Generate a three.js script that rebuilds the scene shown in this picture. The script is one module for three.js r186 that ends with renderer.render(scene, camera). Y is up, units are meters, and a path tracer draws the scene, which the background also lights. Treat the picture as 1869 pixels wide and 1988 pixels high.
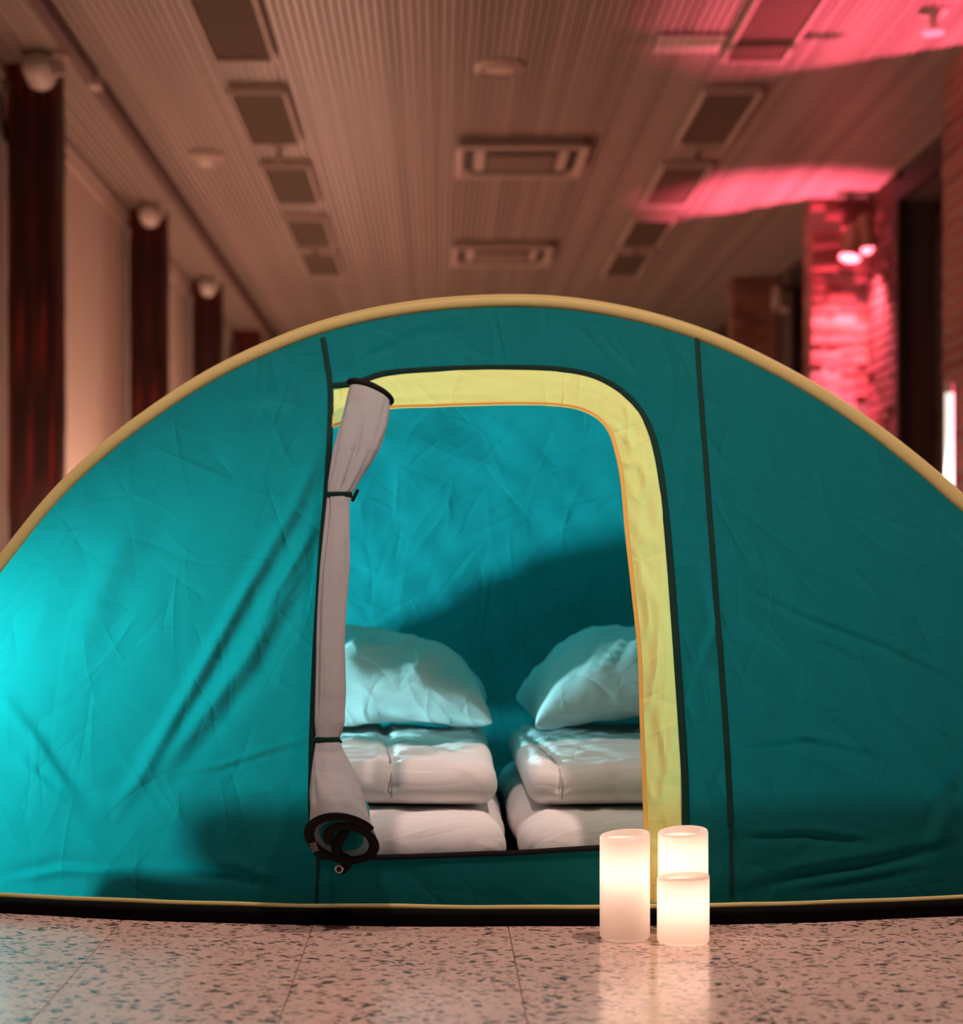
import * as THREE from 'three';
import { RoundedBoxGeometry } from 'three/addons/geometries/RoundedBoxGeometry.js';
import { mergeGeometries, mergeVertices } from 'three/addons/utils/BufferGeometryUtils.js';
import { ImprovedNoise } from 'three/addons/math/ImprovedNoise.js';

// ---------------------------------------------------------------- camera, lights, exposure
const F = 3400, VX = 850, VY = 1110, W = 1869, H = 1988;      // focal length and vanishing point in photo pixels
const EYE = 0.53, CEIL = 3.24;
const scene = new THREE.Scene();
scene.background = new THREE.Color(0x000000);
const camera = new THREE.PerspectiveCamera(2 * Math.atan(H / 2 / F) * 180 / Math.PI, W / H, 0.1, 60);
camera.position.set(0, EYE, 0);
camera.setViewOffset(W, H, W / 2 - VX, H / 2 - VY, W, H);     // lens shift: the verticals stay vertical
camera.focus = 2.72;
camera.userData.fStop = 3.5;
scene.add(camera);
const renderer = new THREE.WebGLRenderer({ antialias: true });
renderer.toneMapping = THREE.LinearToneMapping;
renderer.toneMappingExposure = 1.0;
renderer.shadowMap.enabled = true;

const ROOM_LIGHT = new THREE.Color(1, 0.69, 0.625), ROOM_CD = 16;         // two unseen ceiling lamps, placed to light the floor before the tent
const UNSEEN_GLOBE_LIGHT = new THREE.Color(1, 0.56, 0.40), UNSEEN_GLOBE_CD = 5.6;       // unseen floor globes, placed to light the left wall and ceiling
const PINK = new THREE.Color(1, 0.11, 0.21), PINK_CD = 125;            // unseen floor spots lighting the brick piers and the ceiling
const UNSEEN_LANTERN_LIGHT = new THREE.Color(0.36, 0.90, 1.0), UNSEEN_LANTERN_CD = 5.9;  // unseen lamp in the tent, cyan to tint cloth and bedding
const CANDLE_LIGHT = new THREE.Color(1, 0.79, 0.68), CANDLE_CD = 0.0082;

const UNSEEN_ROOM_SPOTS = [[-0.75, 2.12, 0.88], [1.05, 2.3, 1.28]];
function pointLight(color, cd, pos, soft = 1) {
  const l = new THREE.PointLight(color, cd, 0, 2); l.position.set(...pos); l.castShadow = true; l.shadow.radius = soft; scene.add(l); return l;
}

// ---------------------------------------------------------------- helpers
let seed = 7;
const rnd = () => { seed = (seed + 0x6d2b79f5) | 0; let t = Math.imul(seed ^ (seed >>> 15), 1 | seed); t = (t + Math.imul(t ^ (t >>> 7), 61 | t)) ^ t; return ((t ^ (t >>> 14)) >>> 0) / 4294967296; };
const rr = (a, b) => a + (b - a) * rnd();
const perlin = new ImprovedNoise();
const noise = (x, y = 0, z = 0) => perlin.noise(x, y, z);
const ridge = (x, y, z = 0) => 1 - Math.abs(noise(x, y, z)) * 2;
const clamp = (v, a, b) => Math.min(b, Math.max(a, v));
const lerp = (a, b, t) => a + (b - a) * t;
const smooth = (a, b, v) => { const t = clamp((v - a) / (b - a), 0, 1); return t * t * (3 - 2 * t); };
const V3 = (x, y, z) => new THREE.Vector3(x, y, z);

const used = {};
function numbered(name) { const n = used[name] = (used[name] ?? -1) + 1; return n ? `${name}_${String(n).padStart(3, '0')}` : name; }
function thing(name, label, category, pos = [0, 0, 0], turn = 0, group) {
  const o = new THREE.Group(); o.name = numbered(name); o.position.set(...pos); o.rotation.y = turn;
  o.userData = { label, category }; if (group) o.userData.group = group;
  scene.add(o); return o;
}
function part(name, geo, mat, parent, label) {
  const m = new THREE.Mesh(geo, mat); m.name = name; m.castShadow = m.receiveShadow = true;
  if (label) m.userData.label = label;
  parent.add(m); return m;
}
function tagMesh(name, geo, mat, label, category, group) {
  const m = part(numbered(name), geo, mat, scene); m.userData = { label, category }; if (group) m.userData.group = group; return m;
}
function struct(name, geo, mat, parent = scene, label) {
  const m = part(name, geo, mat, parent); if (parent === scene) m.userData.kind = 'structure'; if (label) m.userData.label = label; return m;
}
function copy(o, label, pos) {
  const c = o.clone(); c.name = numbered(o.name.replace(/_\d{3}$/, '')); c.userData = { ...o.userData, label };
  c.position.set(...pos); scene.add(c); return c;
}
function box(w, h, d, x = 0, y = 0, z = 0) { const g = new THREE.BoxGeometry(w, h, d); g.translate(x, y, z); return g; }
function rbox(w, h, d, r, x = 0, y = 0, z = 0, seg = 2) { const g = new RoundedBoxGeometry(w, h, d, seg, r); g.translate(x, y, z); return g; }
function cyl(r0, r1, h, x = 0, y = 0, z = 0, n = 32) { const g = new THREE.CylinderGeometry(r0, r1, h, n); g.translate(x, y, z); return g; }
function lathe(pts, n = 48) { return new THREE.LatheGeometry(pts.map(([x, y]) => new THREE.Vector2(x, y)), n); }
function merge(list) { return mergeGeometries(list.map((g) => { const c = g.index ? g.toNonIndexed() : g; for (const k of Object.keys(c.attributes)) if (!['position', 'normal', 'uv'].includes(k)) c.deleteAttribute(k); return c; })); }
function gridGeo(nu, nv, fn, uvfn) {      // fn(u, v) -> Vector3
  const p = [], uv = [], idx = [];
  for (let j = 0; j <= nv; j++) for (let i = 0; i <= nu; i++) { const q = fn(i / nu, j / nv); p.push(q.x, q.y, q.z); const t = uvfn ? uvfn(i / nu, j / nv, q) : [q.x, q.y]; uv.push(t[0], t[1]); }
  for (let j = 0; j < nv; j++) for (let i = 0; i < nu; i++) { const a = j * (nu + 1) + i, b = a + 1, c = a + nu + 1, d = c + 1; idx.push(a, b, d, a, d, c); }
  const g = new THREE.BufferGeometry();
  g.setAttribute('position', new THREE.Float32BufferAttribute(p, 3)); g.setAttribute('uv', new THREE.Float32BufferAttribute(uv, 2)); g.setIndex(idx); g.computeVertexNormals(); return g;
}
// a flattened tube swept along points; out is the direction its broad side faces
function ribbon(points, halfW, halfT, out = V3(0, 0.2, 1), n = 10, closed = false) {
  const curve = new THREE.CatmullRomCurve3(points, closed, 'centripetal'), N = Math.max(8, points.length * 6);
  const hw = typeof halfW === 'function' ? halfW : () => halfW;
  const g = gridGeo(n, N, (u, v) => {
    const c = curve.getPointAt(v), t = curve.getTangentAt(v), o = typeof out === 'function' ? out(v) : out;
    const b = V3().crossVectors(t, o).normalize(), nn = V3().crossVectors(b, t).normalize(), a = u * 2 * Math.PI;
    return c.addScaledVector(b, hw(v) * Math.cos(a)).addScaledVector(nn, halfT * Math.sin(a));
  }, (u, v) => [v * curve.getLength(), u * 0.05]);
  return g;
}
function softBox(w, h, d, r, seg, disp) {
  let g = new THREE.BoxGeometry(w, h, d, ...seg); const P = g.attributes.position, R = V3(...r), hf = V3(w / 2, h / 2, d / 2);
  for (let i = 0; i < P.count; i++) {
    const p = V3().fromBufferAttribute(P, i), q = p.clone().clamp(hf.clone().sub(R).negate(), hf.clone().sub(R)), n = p.clone().sub(q).divide(R);
    n.normalize(); const s = q.add(n.clone().multiply(R));
    if (disp) s.addScaledVector(n, disp(s, n));
    P.setXYZ(i, s.x, s.y, s.z);
  }
  g.deleteAttribute('uv'); g.deleteAttribute('normal'); g = mergeVertices(g, 1e-5); g.computeVertexNormals();
  return planarUV(g);
}
function planarUV(g) {
  const P = g.attributes.position, uv = [];
  for (let i = 0; i < P.count; i++) { uv.push(P.getX(i) + 0.3 * P.getZ(i), P.getY(i) * 1.2 - P.getZ(i)); }
  g.setAttribute('uv', new THREE.Float32BufferAttribute(uv, 2)); return g;
}

// ---------------------------------------------------------------- textures
function dataTex(n, fn, srgb, rx, ry = rx) {
  const a = new Uint8Array(n * n * 4);
  for (let y = 0; y < n; y++) for (let x = 0; x < n; x++) { const c = fn(x / n, y / n, x, y), k = (y * n + x) * 4; if (typeof c === 'number') a[k] = a[k + 1] = a[k + 2] = clamp(c, 0, 1) * 255; else for (let i = 0; i < 3; i++) a[k + i] = clamp(c[i], 0, 1) * 255; a[k + 3] = 255; }
  const t = new THREE.DataTexture(a, n, n); t.wrapS = t.wrapT = THREE.RepeatWrapping; t.magFilter = THREE.LinearFilter; t.minFilter = THREE.LinearMipmapLinearFilter; t.generateMipmaps = true;
  if (srgb) t.colorSpace = THREE.SRGBColorSpace; t.repeat.set(rx, ry); t.needsUpdate = true; return t;
}
// random straight creases, as nylon keeps after it has been folded away
function creaseField(n, count, wMin, wMax, lMin, lMax) {
  const f = new Float32Array(n * n);
  for (let k = 0; k < count; k++) {
    const cx = rnd() * n, cy = rnd() * n, a = rnd() * Math.PI, L = rr(lMin, lMax) * n, w = rr(wMin, wMax) * n, amp = rr(0.25, 1) * (rnd() < 0.5 ? -1 : 1), bend = rr(-0.15, 0.15) / L;
    const ca = Math.cos(a), sa = Math.sin(a), R = Math.ceil(L / 2 + w * 4);
    for (let y = -R; y <= R; y++) for (let x = -R; x <= R; x++) {
      const s = x * ca + y * sa; if (Math.abs(s) > L / 2) continue;
      const t = -x * sa + y * ca + bend * s * s * 3; if (Math.abs(t) > w * 4) continue;
      const e = 1 - Math.pow(Math.abs(s) / (L / 2), 2), ix = ((Math.round(cx + x) % n) + n) % n, iy = ((Math.round(cy + y) % n) + n) % n;
      f[iy * n + ix] += amp * e * Math.exp(-Math.abs(t) / w);
    }
  }
  return f;
}
const creaseA = creaseField(768, 330, 0.004, 0.013, 0.06, 0.3);
const creaseTex = dataTex(768, (u, v, x, y) => 0.5 + 0.2 * creaseA[y * 768 + x], false, 1 / 0.75);
const creaseB = creaseField(512, 260, 0.008, 0.03, 0.08, 0.4);
const clothTex = dataTex(512, (u, v, x, y) => 0.5 + 0.15 * creaseB[y * 512 + x], false, 1 / 0.5);
const weaveTex = dataTex(128, (u, v, x, y) => 0.5 + 0.25 * Math.sin(x * Math.PI / 2) * 0.6 + 0.25 * Math.sin(y * Math.PI / 2) * 0.6, false, 1 / 0.06);

// terrazzo: pinkish cement full of small dark chips
const terrazzo = (() => {
  const n = 1536, c = document.createElement('canvas'); c.width = c.height = n; const g = c.getContext('2d'), m = n / 0.9;   // 0.9 m a side
  g.fillStyle = '#e2c4b4'; g.fillRect(0, 0, n, n);
  const chips = (count, r0, r1, tones, alpha) => {
    for (let k = 0; k < count; k++) {
      const x = rnd() * n, y = rnd() * n, r = rr(r0, r1) * m, sides = 5 + (rnd() * 3 | 0), a0 = rnd() * 6.28, sq = rr(0.28, 0.75);
      const rad = Array.from({ length: sides }, () => rr(0.6, 1.1));
      g.fillStyle = tones[rnd() * tones.length | 0]; g.globalAlpha = alpha;
      for (const ox of [-n, 0, n]) for (const oy of [-n, 0, n]) {
        if (x + ox < -40 || x + ox > n + 40 || y + oy < -40 || y + oy > n + 40) continue;
        g.beginPath(); for (let i = 0; i < sides; i++) { const a = i / sides * 6.283, px = Math.cos(a) * r * rad[i] * 1.35, py = Math.sin(a) * r * rad[i] * sq, b = (a0 - 3.14) * 0.28; const qx = px * Math.cos(b) - py * Math.sin(b), qy = px * Math.sin(b) + py * Math.cos(b); g[i ? 'lineTo' : 'moveTo'](x + ox + qx, y + oy + qy); } g.fill();
      }
    }
  };
  chips(9000, 0.0015, 0.006, ['#d8cabd', '#c3b0a2', '#e0d4c8', '#bda99b'], 0.8);
  chips(2600, 0.0012, 0.003, ['#7d6a60', '#8a776b', '#6a5a52'], 0.9);
  chips(3300, 0.0022, 0.0055, ['#4c443f', '#3b3532', '#5b4c45', '#47463f', '#2e2a28'], 0.95);
  chips(760, 0.005, 0.0085, ['#453d39', '#38322f', '#554740', '#3e3f39'], 0.95);
  g.globalAlpha = 1;
  const t = new THREE.CanvasTexture(c); t.wrapS = t.wrapT = THREE.RepeatWrapping; t.colorSpace = THREE.SRGBColorSpace; t.repeat.set(1 / 0.9, 1 / 0.9); t.anisotropy = 8; return t;
})();
const floorRough = dataTex(256, (u, v) => 0.2 + 0.06 * noise(u * 8, v * 8, 3) , false, 1);
const woodTex = dataTex(512, (u, v) => {
  const g1 = noise(u * 26 + noise(u * 3, v * 2) * 2, v * 3, 1), k = Math.max(0, noise(u * 3, v * 5, 9)), s = 0.55 + 0.3 * g1 + 0.25 * noise(u * 90, v * 5, 4);
  return [0.14 + 0.30 * s + 1.1 * k, 0.03 + 0.10 * s + 0.50 * k, 0.045 + 0.085 * s + 0.24 * k];
}, true, 2.2, 0.9);
const woodBump = dataTex(256, (u, v) => 0.5 + 0.3 * noise(u * 30, v * 3, 1) + 0.2 * noise(u * 70, v * 6, 2), false, 2.2, 0.9);
const brickBump = dataTex(256, (u, v) => 0.5 + 0.35 * noise(u * 14, v * 14, 1) + 0.25 * noise(u * 37, v * 37, 2), false, 4);
const plasterBump = dataTex(256, (u, v) => 0.5 + 0.3 * noise(u * 12, v * 12, 1) + 0.2 * noise(u * 40, v * 40, 2), false, 1.5);

// ---------------------------------------------------------------- materials
const std = (o) => new THREE.MeshStandardMaterial(o), phys = (o) => new THREE.MeshPhysicalMaterial({ side: THREE.DoubleSide, ...o });
const lin = (r, g, b) => new THREE.Color().setRGB(r, g, b);
const M = {
  tent: phys({ color: lin(0.003, 0.158, 0.15), roughness: 0.99, specularIntensity: 0.12, transmission: 0.58, thickness: 0, bumpMap: creaseTex, bumpScale: 0.0062 }),
  tentLit: phys({ color: lin(0.010, 0.36, 0.385), roughness: 0.97, specularIntensity: 0.3, clearcoat: 0.10, clearcoatRoughness: 0.4, transmission: 0.18, thickness: 0, bumpMap: creaseTex, bumpScale: 0.009 }),  // same teal cloth, its colour raised to paint in lamplight
  tape: phys({ color: lin(0.006, 0.034, 0.026), roughness: 0.8, specularIntensity: 0.2, bumpMap: weaveTex, bumpScale: 0.0004 }),
  black: phys({ color: lin(0.004, 0.003, 0.003), roughness: 0.7, specularIntensity: 0.35, bumpMap: weaveTex, bumpScale: 0.0005 }),
  groundsheet: phys({ color: lin(0.003, 0.003, 0.003), roughness: 0.95, specularIntensity: 0.1 }),
  yellow: phys({ color: lin(0.86, 0.86, 0.28), roughness: 0.97, specularIntensity: 0.4, transmission: 0.35, thickness: 0, bumpMap: creaseTex, bumpScale: 0.007 }),
  sleeve: phys({ color: lin(0.66, 0.56, 0.22), roughness: 0.9, specularIntensity: 0.5, transmission: 0.3, thickness: 0, bumpMap: creaseTex, bumpScale: 0.001 }),
  stitch: std({ color: lin(0.75, 0.46, 0.08), roughness: 0.8 }),
  netting: phys({ color: lin(0.46, 0.485, 0.485), roughness: 1.0, specularIntensity: 0.3, transmission: 0.3, thickness: 0, bumpMap: clothTex, bumpScale: 0.004 }),
  cotton: std({ color: lin(0.80, 0.76, 0.74), roughness: 1.0, bumpMap: clothTex, bumpScale: 0.0048 }),
  wax: phys({ color: lin(0.94, 0.84, 0.76), roughness: 1.0, specularIntensity: 0.6, transmission: 0.55, thickness: 0 }),
  tile: [0.97, 1.0, 1.03].map((k) => phys({ side: THREE.FrontSide, color: lin(0.84 * k, 0.80 * k, 0.78 * k), map: terrazzo, roughness: 0.24, clearcoat: 0.4, clearcoatRoughness: 0.15 })),
  joint: std({ color: lin(0.30, 0.25, 0.22), roughness: 0.8 }),
  floor: std({ color: lin(0.92, 0.90, 0.88), map: terrazzo, roughness: 0.25 }),
  plaster: std({ color: lin(0.70, 0.63, 0.55), roughness: 0.9, bumpMap: plasterBump, bumpScale: 0.001 }),
  brownWall: std({ color: lin(0.30, 0.22, 0.18), roughness: 0.85, bumpMap: plasterBump, bumpScale: 0.001 }),
  slat: [0.86, 1, 1.14].map((k) => std({ color: lin(0.36 * k, 0.305 * k, 0.265 * k), roughness: 0.42 })),
  ceiling: std({ color: lin(0.10, 0.08, 0.07), roughness: 0.8 }),
  wood: std({ map: woodTex, color: lin(0.24, 0.14, 0.15), roughness: 0.48, bumpMap: woodBump, bumpScale: 0.004 }),
  darkWood: std({ color: lin(0.012, 0.006, 0.006), roughness: 0.6, bumpMap: woodBump, bumpScale: 0.002 }),
  brick: [[0.46, 0.20, 0.15], [0.40, 0.165, 0.125], [0.52, 0.24, 0.18], [0.34, 0.13, 0.10]].map((c) => std({ color: lin(...c), roughness: 0.85, bumpMap: brickBump, bumpScale: 0.006 })),
  darkBrick: std({ color: lin(0.20, 0.075, 0.055), roughness: 0.9, bumpMap: brickBump, bumpScale: 0.006 }),
  darkWall: std({ color: lin(0.10, 0.07, 0.06), roughness: 0.95, bumpMap: brickBump, bumpScale: 0.003 }),
  mortar: std({ color: lin(0.30, 0.25, 0.21), roughness: 0.95, bumpMap: brickBump, bumpScale: 0.003 }),
  white: std({ color: lin(0.72, 0.68, 0.62), roughness: 0.45 }),
  offWhite: std({ color: lin(0.52, 0.44, 0.38), roughness: 0.5 }),
  diffuser: std({ color: lin(0.085, 0.062, 0.04), roughness: 0.85 }),
  dark: std({ color: lin(0.02, 0.017, 0.015), roughness: 0.6 }),
  metal: std({ color: lin(0.6, 0.58, 0.55), roughness: 0.3, metalness: 0.9 }),
  redMetal: std({ color: lin(0.10, 0.04, 0.035), roughness: 0.45 }),
  olive: std({ color: lin(0.15, 0.19, 0.07), roughness: 0.5 }),
  litSpot: std({ color: lin(0.8, 0.75, 0.7), emissive: ROOM_LIGHT, emissiveIntensity: 5, roughness: 0.5 }),
  unseenGlobe: std({ color: lin(0.9, 0.85, 0.8), emissive: UNSEEN_GLOBE_LIGHT, emissiveIntensity: 4, roughness: 0.5 }),
  litPink: std({ color: lin(0.9, 0.3, 0.35), emissive: PINK, emissiveIntensity: 8, roughness: 0.5 }),
  litSconce: std({ color: lin(0.9, 0.6, 0.55), emissive: lin(1, 0.36, 0.32), emissiveIntensity: 1.1, roughness: 0.5 }),
  litTube: std({ color: lin(0.9, 0.9, 0.9), emissive: lin(0.92, 1, 0.9), emissiveIntensity: 1.05, roughness: 0.4 }),
  litFlame: std({ color: lin(1, 0.9, 0.7), emissive: CANDLE_LIGHT, emissiveIntensity: 3, roughness: 0.5 }),
  unseenLantern: std({ color: lin(0.9, 0.95, 1), emissive: UNSEEN_LANTERN_LIGHT, emissiveIntensity: 4, roughness: 0.5 }),
};

// ---------------------------------------------------------------- the room
const XL = -2.36, XR = 3.12, DN = -3.2, DF = 24, LEN = DF - DN, ZM = -(DN + DF) / 2, XM = (XL + XR) / 2;
// floor: separate terrazzo tiles where the photo shows them, one slab beyond
const floor = struct('floor', box(XR - XL + 0.4, 0.2, LEN + 0.4, XM, -0.106, ZM), M.joint);
const T = 0.2925, TX0 = -0.48, TZ0 = -3.7;      // tile pitch and a corner on the joint seen in the photo
{
  const g = new RoundedBoxGeometry(T - 0.0010, 0.012, T - 0.0010, 1, 0.0006);
  const NX = [-4, 8], NZ = [0, 9];
  for (let i = NX[0]; i < NX[1]; i++) for (let j = NZ[0]; j < NZ[1]; j++) {
    const x = TX0 + (i + 0.5) * T, z = TZ0 + (j + 0.5) * T, q = g.clone(), P = q.attributes.position, uv = q.attributes.uv;
    for (let k = 0; k < P.count; k++) uv.setXY(k, P.getX(k) + x + (i * 0.31), P.getZ(k) + z + (j * 0.17));
    const m = part('tile', q, M.tile[rnd() * 3 | 0], floor); m.position.set(x, -0.0062 + rr(-0.0001, 0.0001), z);
  }
  const x0 = TX0 + NX[0] * T, x1 = TX0 + NX[1] * T, z0 = TZ0, z1 = TZ0 + NZ[1] * T, y = -0.0062;
  const slab = (xa, xb, za, zb) => { const b = box(xb - xa - 0.002, 0.012, zb - za - 0.002, (xa + xb) / 2, y, (za + zb) / 2), P = b.attributes.position; for (let k = 0; k < P.count; k++) b.attributes.uv.setXY(k, P.getX(k), P.getZ(k)); return b; };
  const far = part('terrazzo_slab', merge([slab(XL, x0, z0, z1), slab(x1, XR, z0, z1), slab(XL, XR, -DF, z0), slab(XL, XR, z1, -DN)]), M.floor, floor);
  far.userData.kind = 'stuff';
}
// ceiling of narrow painted slats running away from the camera
const ceiling = struct('ceiling', box(XR - XL + 0.4, 0.2, LEN + 0.4, XM, CEIL + 0.112, ZM), M.ceiling);
{
  const pitch = 0.042, n = Math.floor((XR - XL) / pitch), g = rbox(0.0305, 0.016, LEN, 0.003, 0, 0, 0, 1);
  for (let i = 0; i < n; i++) { const m = part('slat', g, M.slat[rnd() * 3 | 0], ceiling); m.position.set(XL + 0.02 + (i + 0.5) * pitch, CEIL + 0.006 + rr(-0.001, 0.001), ZM); }
}
struct('wall_left', box(0.2, CEIL + 0.2, LEN, XL - 0.1, CEIL / 2, ZM), M.plaster);
struct('wall_back', box(XR - XL + 0.8, CEIL + 0.2, 0.2, XM, CEIL / 2, -DF - 0.1), M.brownWall);
struct('wall_front', box(XR - XL + 0.8, CEIL + 0.2, 0.2, XM, CEIL / 2, -DN + 0.1), M.brownWall);  // out of view behind the camera, dark to cut bounced light
struct('trim_1', merge([rbox(0.05, 0.06, LEN, 0.008, XL + 0.025, CEIL - 0.04, ZM), rbox(0.03, 0.03, LEN, 0.006, XL + 0.015, CEIL - 0.10, ZM)]), M.offWhite);

// right wall with tall dark doorways between brick piers
const OPEN = [[9.62, 11.8], [13.35, 15.3], [16.9, 18.9]], HEAD = 3.02;
{
  const solids = [[DN, OPEN[0][0]], [OPEN[0][1], OPEN[1][0]], [OPEN[1][1], OPEN[2][0]], [OPEN[2][1], DF]];
  const parts = solids.map(([a, b]) => box(0.3, CEIL + 0.2, b - a, XR + 0.165, CEIL / 2, -(a + b) / 2));
  for (const [a, b] of OPEN) parts.push(box(0.3, CEIL + 0.1 - HEAD, b - a, XR + 0.165, (HEAD + CEIL + 0.1) / 2, -(a + b) / 2));
  const wall = struct('wall_right', merge(parts), M.darkWall);
  // bricks of the strip beside the lit pier
  const g = rbox(0.05, 0.063, 0.235, 0.006, 0, 0, 0, 1), gh = rbox(0.05, 0.063, 0.112, 0.006, 0, 0, 0, 1);
  for (let r = 0; r < 43; r++) {
    let d = 11.8; const odd = r % 2;
    const sizes = odd ? [1, 1, 1, 0.5] : [0.5, 1, 1, 1];
    for (const s of sizes) { const L = s * 0.245 - (s < 1 ? 0 : 0), m = part('brick', s < 1 ? gh : g, M.darkBrick, wall); m.position.set(XR + 0.012 + rr(-0.012, 0.004), 0.04 + r * 0.075, -(d + L / 2)); d += L + 0.002; }
  }
  for (let i = 0; i < OPEN.length; i++) {
    const [a, b] = OPEN[i], mid = -(a + b) / 2, w = b - a;
    const door = struct(`door_${i + 1}`, box(0.05, HEAD, w, XR + 0.26, HEAD / 2, mid), M.darkWood);  // near-black doors added to fill the dark inside of the openings
    for (const s of [-1, 1]) {
      part('door_leaf', rbox(0.05, HEAD - 0.12, w / 2 - 0.06, 0.006, XR + 0.215, (HEAD - 0.12) / 2 + 0.02, mid + s * (w / 4 - 0.02)), M.darkWood, door);
      for (const k of [0, 1]) part('door_panel', rbox(0.02, 1.1, w / 2 - 0.3, 0.006, XR + 0.185, 0.85 + k * 1.3, mid + s * (w / 4 - 0.02)), M.darkWood, door);
    }
    struct(`trim_${i + 2}`, merge([rbox(0.06, 0.14, w + 0.16, 0.008, XR - 0.005, HEAD + 0.07, mid), rbox(0.06, HEAD, 0.08, 0.008, XR - 0.005, HEAD / 2, mid - w / 2 + 0.0), rbox(0.06, HEAD, 0.08, 0.008, XR - 0.005, HEAD / 2, mid + w / 2)]), M.darkWood);
  }
}
// brick piers
const PX0 = 2.70, PX1 = 3.13;
function pier(d0, label, rough, depth = 0.268) {
  const o = thing('brick_pier', label, 'brick pier', [(PX0 + PX1) / 2, 0, -(d0 + depth / 2)]);
  part('mortar_core', box(PX1 - PX0 - 0.02, CEIL, depth - 0.018, 0, CEIL / 2, -0.006), M.mortar, o);
  const w = PX1 - PX0, geos = {};
  for (let r = 0; r < 43; r++) {
    const y = 0.0385 + r * 0.0752; let x = -w / 2;
    const cols = r % 2 ? [0.25, 0.5, 0.25] : [0.5, 0.5];
    for (const c of cols) {
      const L = w * c, key = c + ':' + (rnd() * 3 | 0);
      geos[key] ??= (() => { const k = rr(0.9, 1.0), g = new RoundedBoxGeometry(L - 0.011, 0.064 * k, depth, 2, 0.007), P = g.attributes.position, s = rr(0, 99); for (let i = 0; i < P.count; i++) { const n = noise(P.getX(i) * 18 + s, P.getY(i) * 30, P.getZ(i) * 18) * 0.004; P.setXYZ(i, P.getX(i) + n, P.getY(i) + n * 0.7, P.getZ(i) + n); } g.computeVertexNormals(); return g; })();
      const m = part('brick', geos[key], M.brick[rnd() * 4 | 0], o);
      m.position.set(x + L / 2 + rr(-0.003, 0.003), y, rr(-rough, rough)); m.rotation.set(rr(-0.02, 0.02), rr(-0.02, 0.02), rr(-0.008, 0.008));
      x += L;
    }
  }
  return o;
}
pier(8.98, 'red brick pier cut by the right edge of the photo, nearest one', 0.006, 0.42);
pier(12.7, 'brick pier glowing pink under a two-headed wall lamp', 0.024);
pier(16.1, 'dim brick pier far back, left of the pink lit pier', 0.006);

// ---------------------------------------------------------------- posts and ceiling fittings
{
  const g = new THREE.BoxGeometry(0.27, CEIL - 0.004, 0.27, 10, 70, 10), P = g.attributes.position;
  for (let i = 0; i < P.count; i++) {
    let x = P.getX(i), y = P.getY(i), z = P.getZ(i); const k = Math.hypot(x, z) > 0.17 ? 0.93 : 1, n = 0.008 * noise(x * 6, y * 2.2, z * 6 + 4) + 0.004 * noise(x * 20, y * 7, z * 20);
    P.setXYZ(i, x * k + Math.sign(x) * n, y, z * k + Math.sign(z) * n);
  }
  g.translate(0, CEIL / 2, 0); g.computeVertexNormals();
  const first = thing('wooden_post', 'dark wooden post at far left, widest and nearest of the row', 'wooden post', [-2.165, 0.002, -9.45]);
  part('timber', g, M.wood, first); part('base_plate', rbox(0.31, 0.02, 0.31, 0.004, 0, 0.008, 0), M.dark, first);
  copy(first, 'second dark wooden post from the left, against the pale wall', [-2.175, 0.002, -13.2]);
  copy(first, 'third dark wooden post from the left, narrow, near the ceiling conduit', [-2.16, 0.002, -16.45]);
  copy(first, 'farthest dark wooden post, only its top showing above the tent', [-2.14, 0.002, -19.75]);
}
function ceilingSpot(x, d, s, label) {
  const o = thing('ceiling_spotlight', label, 'spotlight', [x, CEIL - 0.004, -d]);
  part('mounting_plate', cyl(0.05 * s, 0.05 * s, 0.02, 0.09 * s, -0.012, 0, 24), M.offWhite, o);
  part('arm', rbox(0.05 * s, 0.10 * s, 0.035 * s, 0.008, 0.09 * s, -0.06 * s, 0), M.offWhite, o);
  const h = lathe([[0, 0.075], [0.045, 0.07], [0.07, 0.045], [0.075, 0], [0.075, -0.07], [0.066, -0.085], [0.06, -0.08], [0, -0.075]].map(([a, b]) => [a * s, b * s]), 32);
  h.rotateX(1.1); h.rotateZ(0.3); h.translate(-0.01 * s, -0.08 * s, 0.02); part('lamp_head', h, M.white, o); return o;
}
ceilingSpot(-2.075, 9.15, 1.05, 'white spotlight head at the top of the nearest wooden post');
ceilingSpot(-2.12, 12.9, 0.95, 'white spotlight head at the top of the second wooden post');
ceilingSpot(-2.12, 16.15, 0.95, 'white spotlight head at the top of the third wooden post');
{
  // conduit with joints along the ceiling
  const o = thing('ceiling_conduit', 'long dark reddish conduit running along the ceiling on the left', 'conduit', [-1.86, CEIL - 0.044, ZM]);
  const mk = (a, b, w, h, m, n) => part(n, rbox(w, h, b - a, 0.008, 0, 0, -(a + b) / 2 - ZM), m, o);
  mk(4, 9.46, 0.05, 0.08, M.redMetal, 'conduit_run'); mk(9.54, 23.9, 0.05, 0.08, M.redMetal, 'conduit_run');
  mk(9.44, 9.56, 0.066, 0.09, M.offWhite, 'joint_box');
  part('side_flange', merge([rbox(0.014, 0.02, 5.4, 0.004, -0.036, 0.03, -6.7 - ZM), rbox(0.014, 0.02, 14.3, 0.004, -0.036, 0.03, -16.75 - ZM)]), M.offWhite, o);
}
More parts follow.
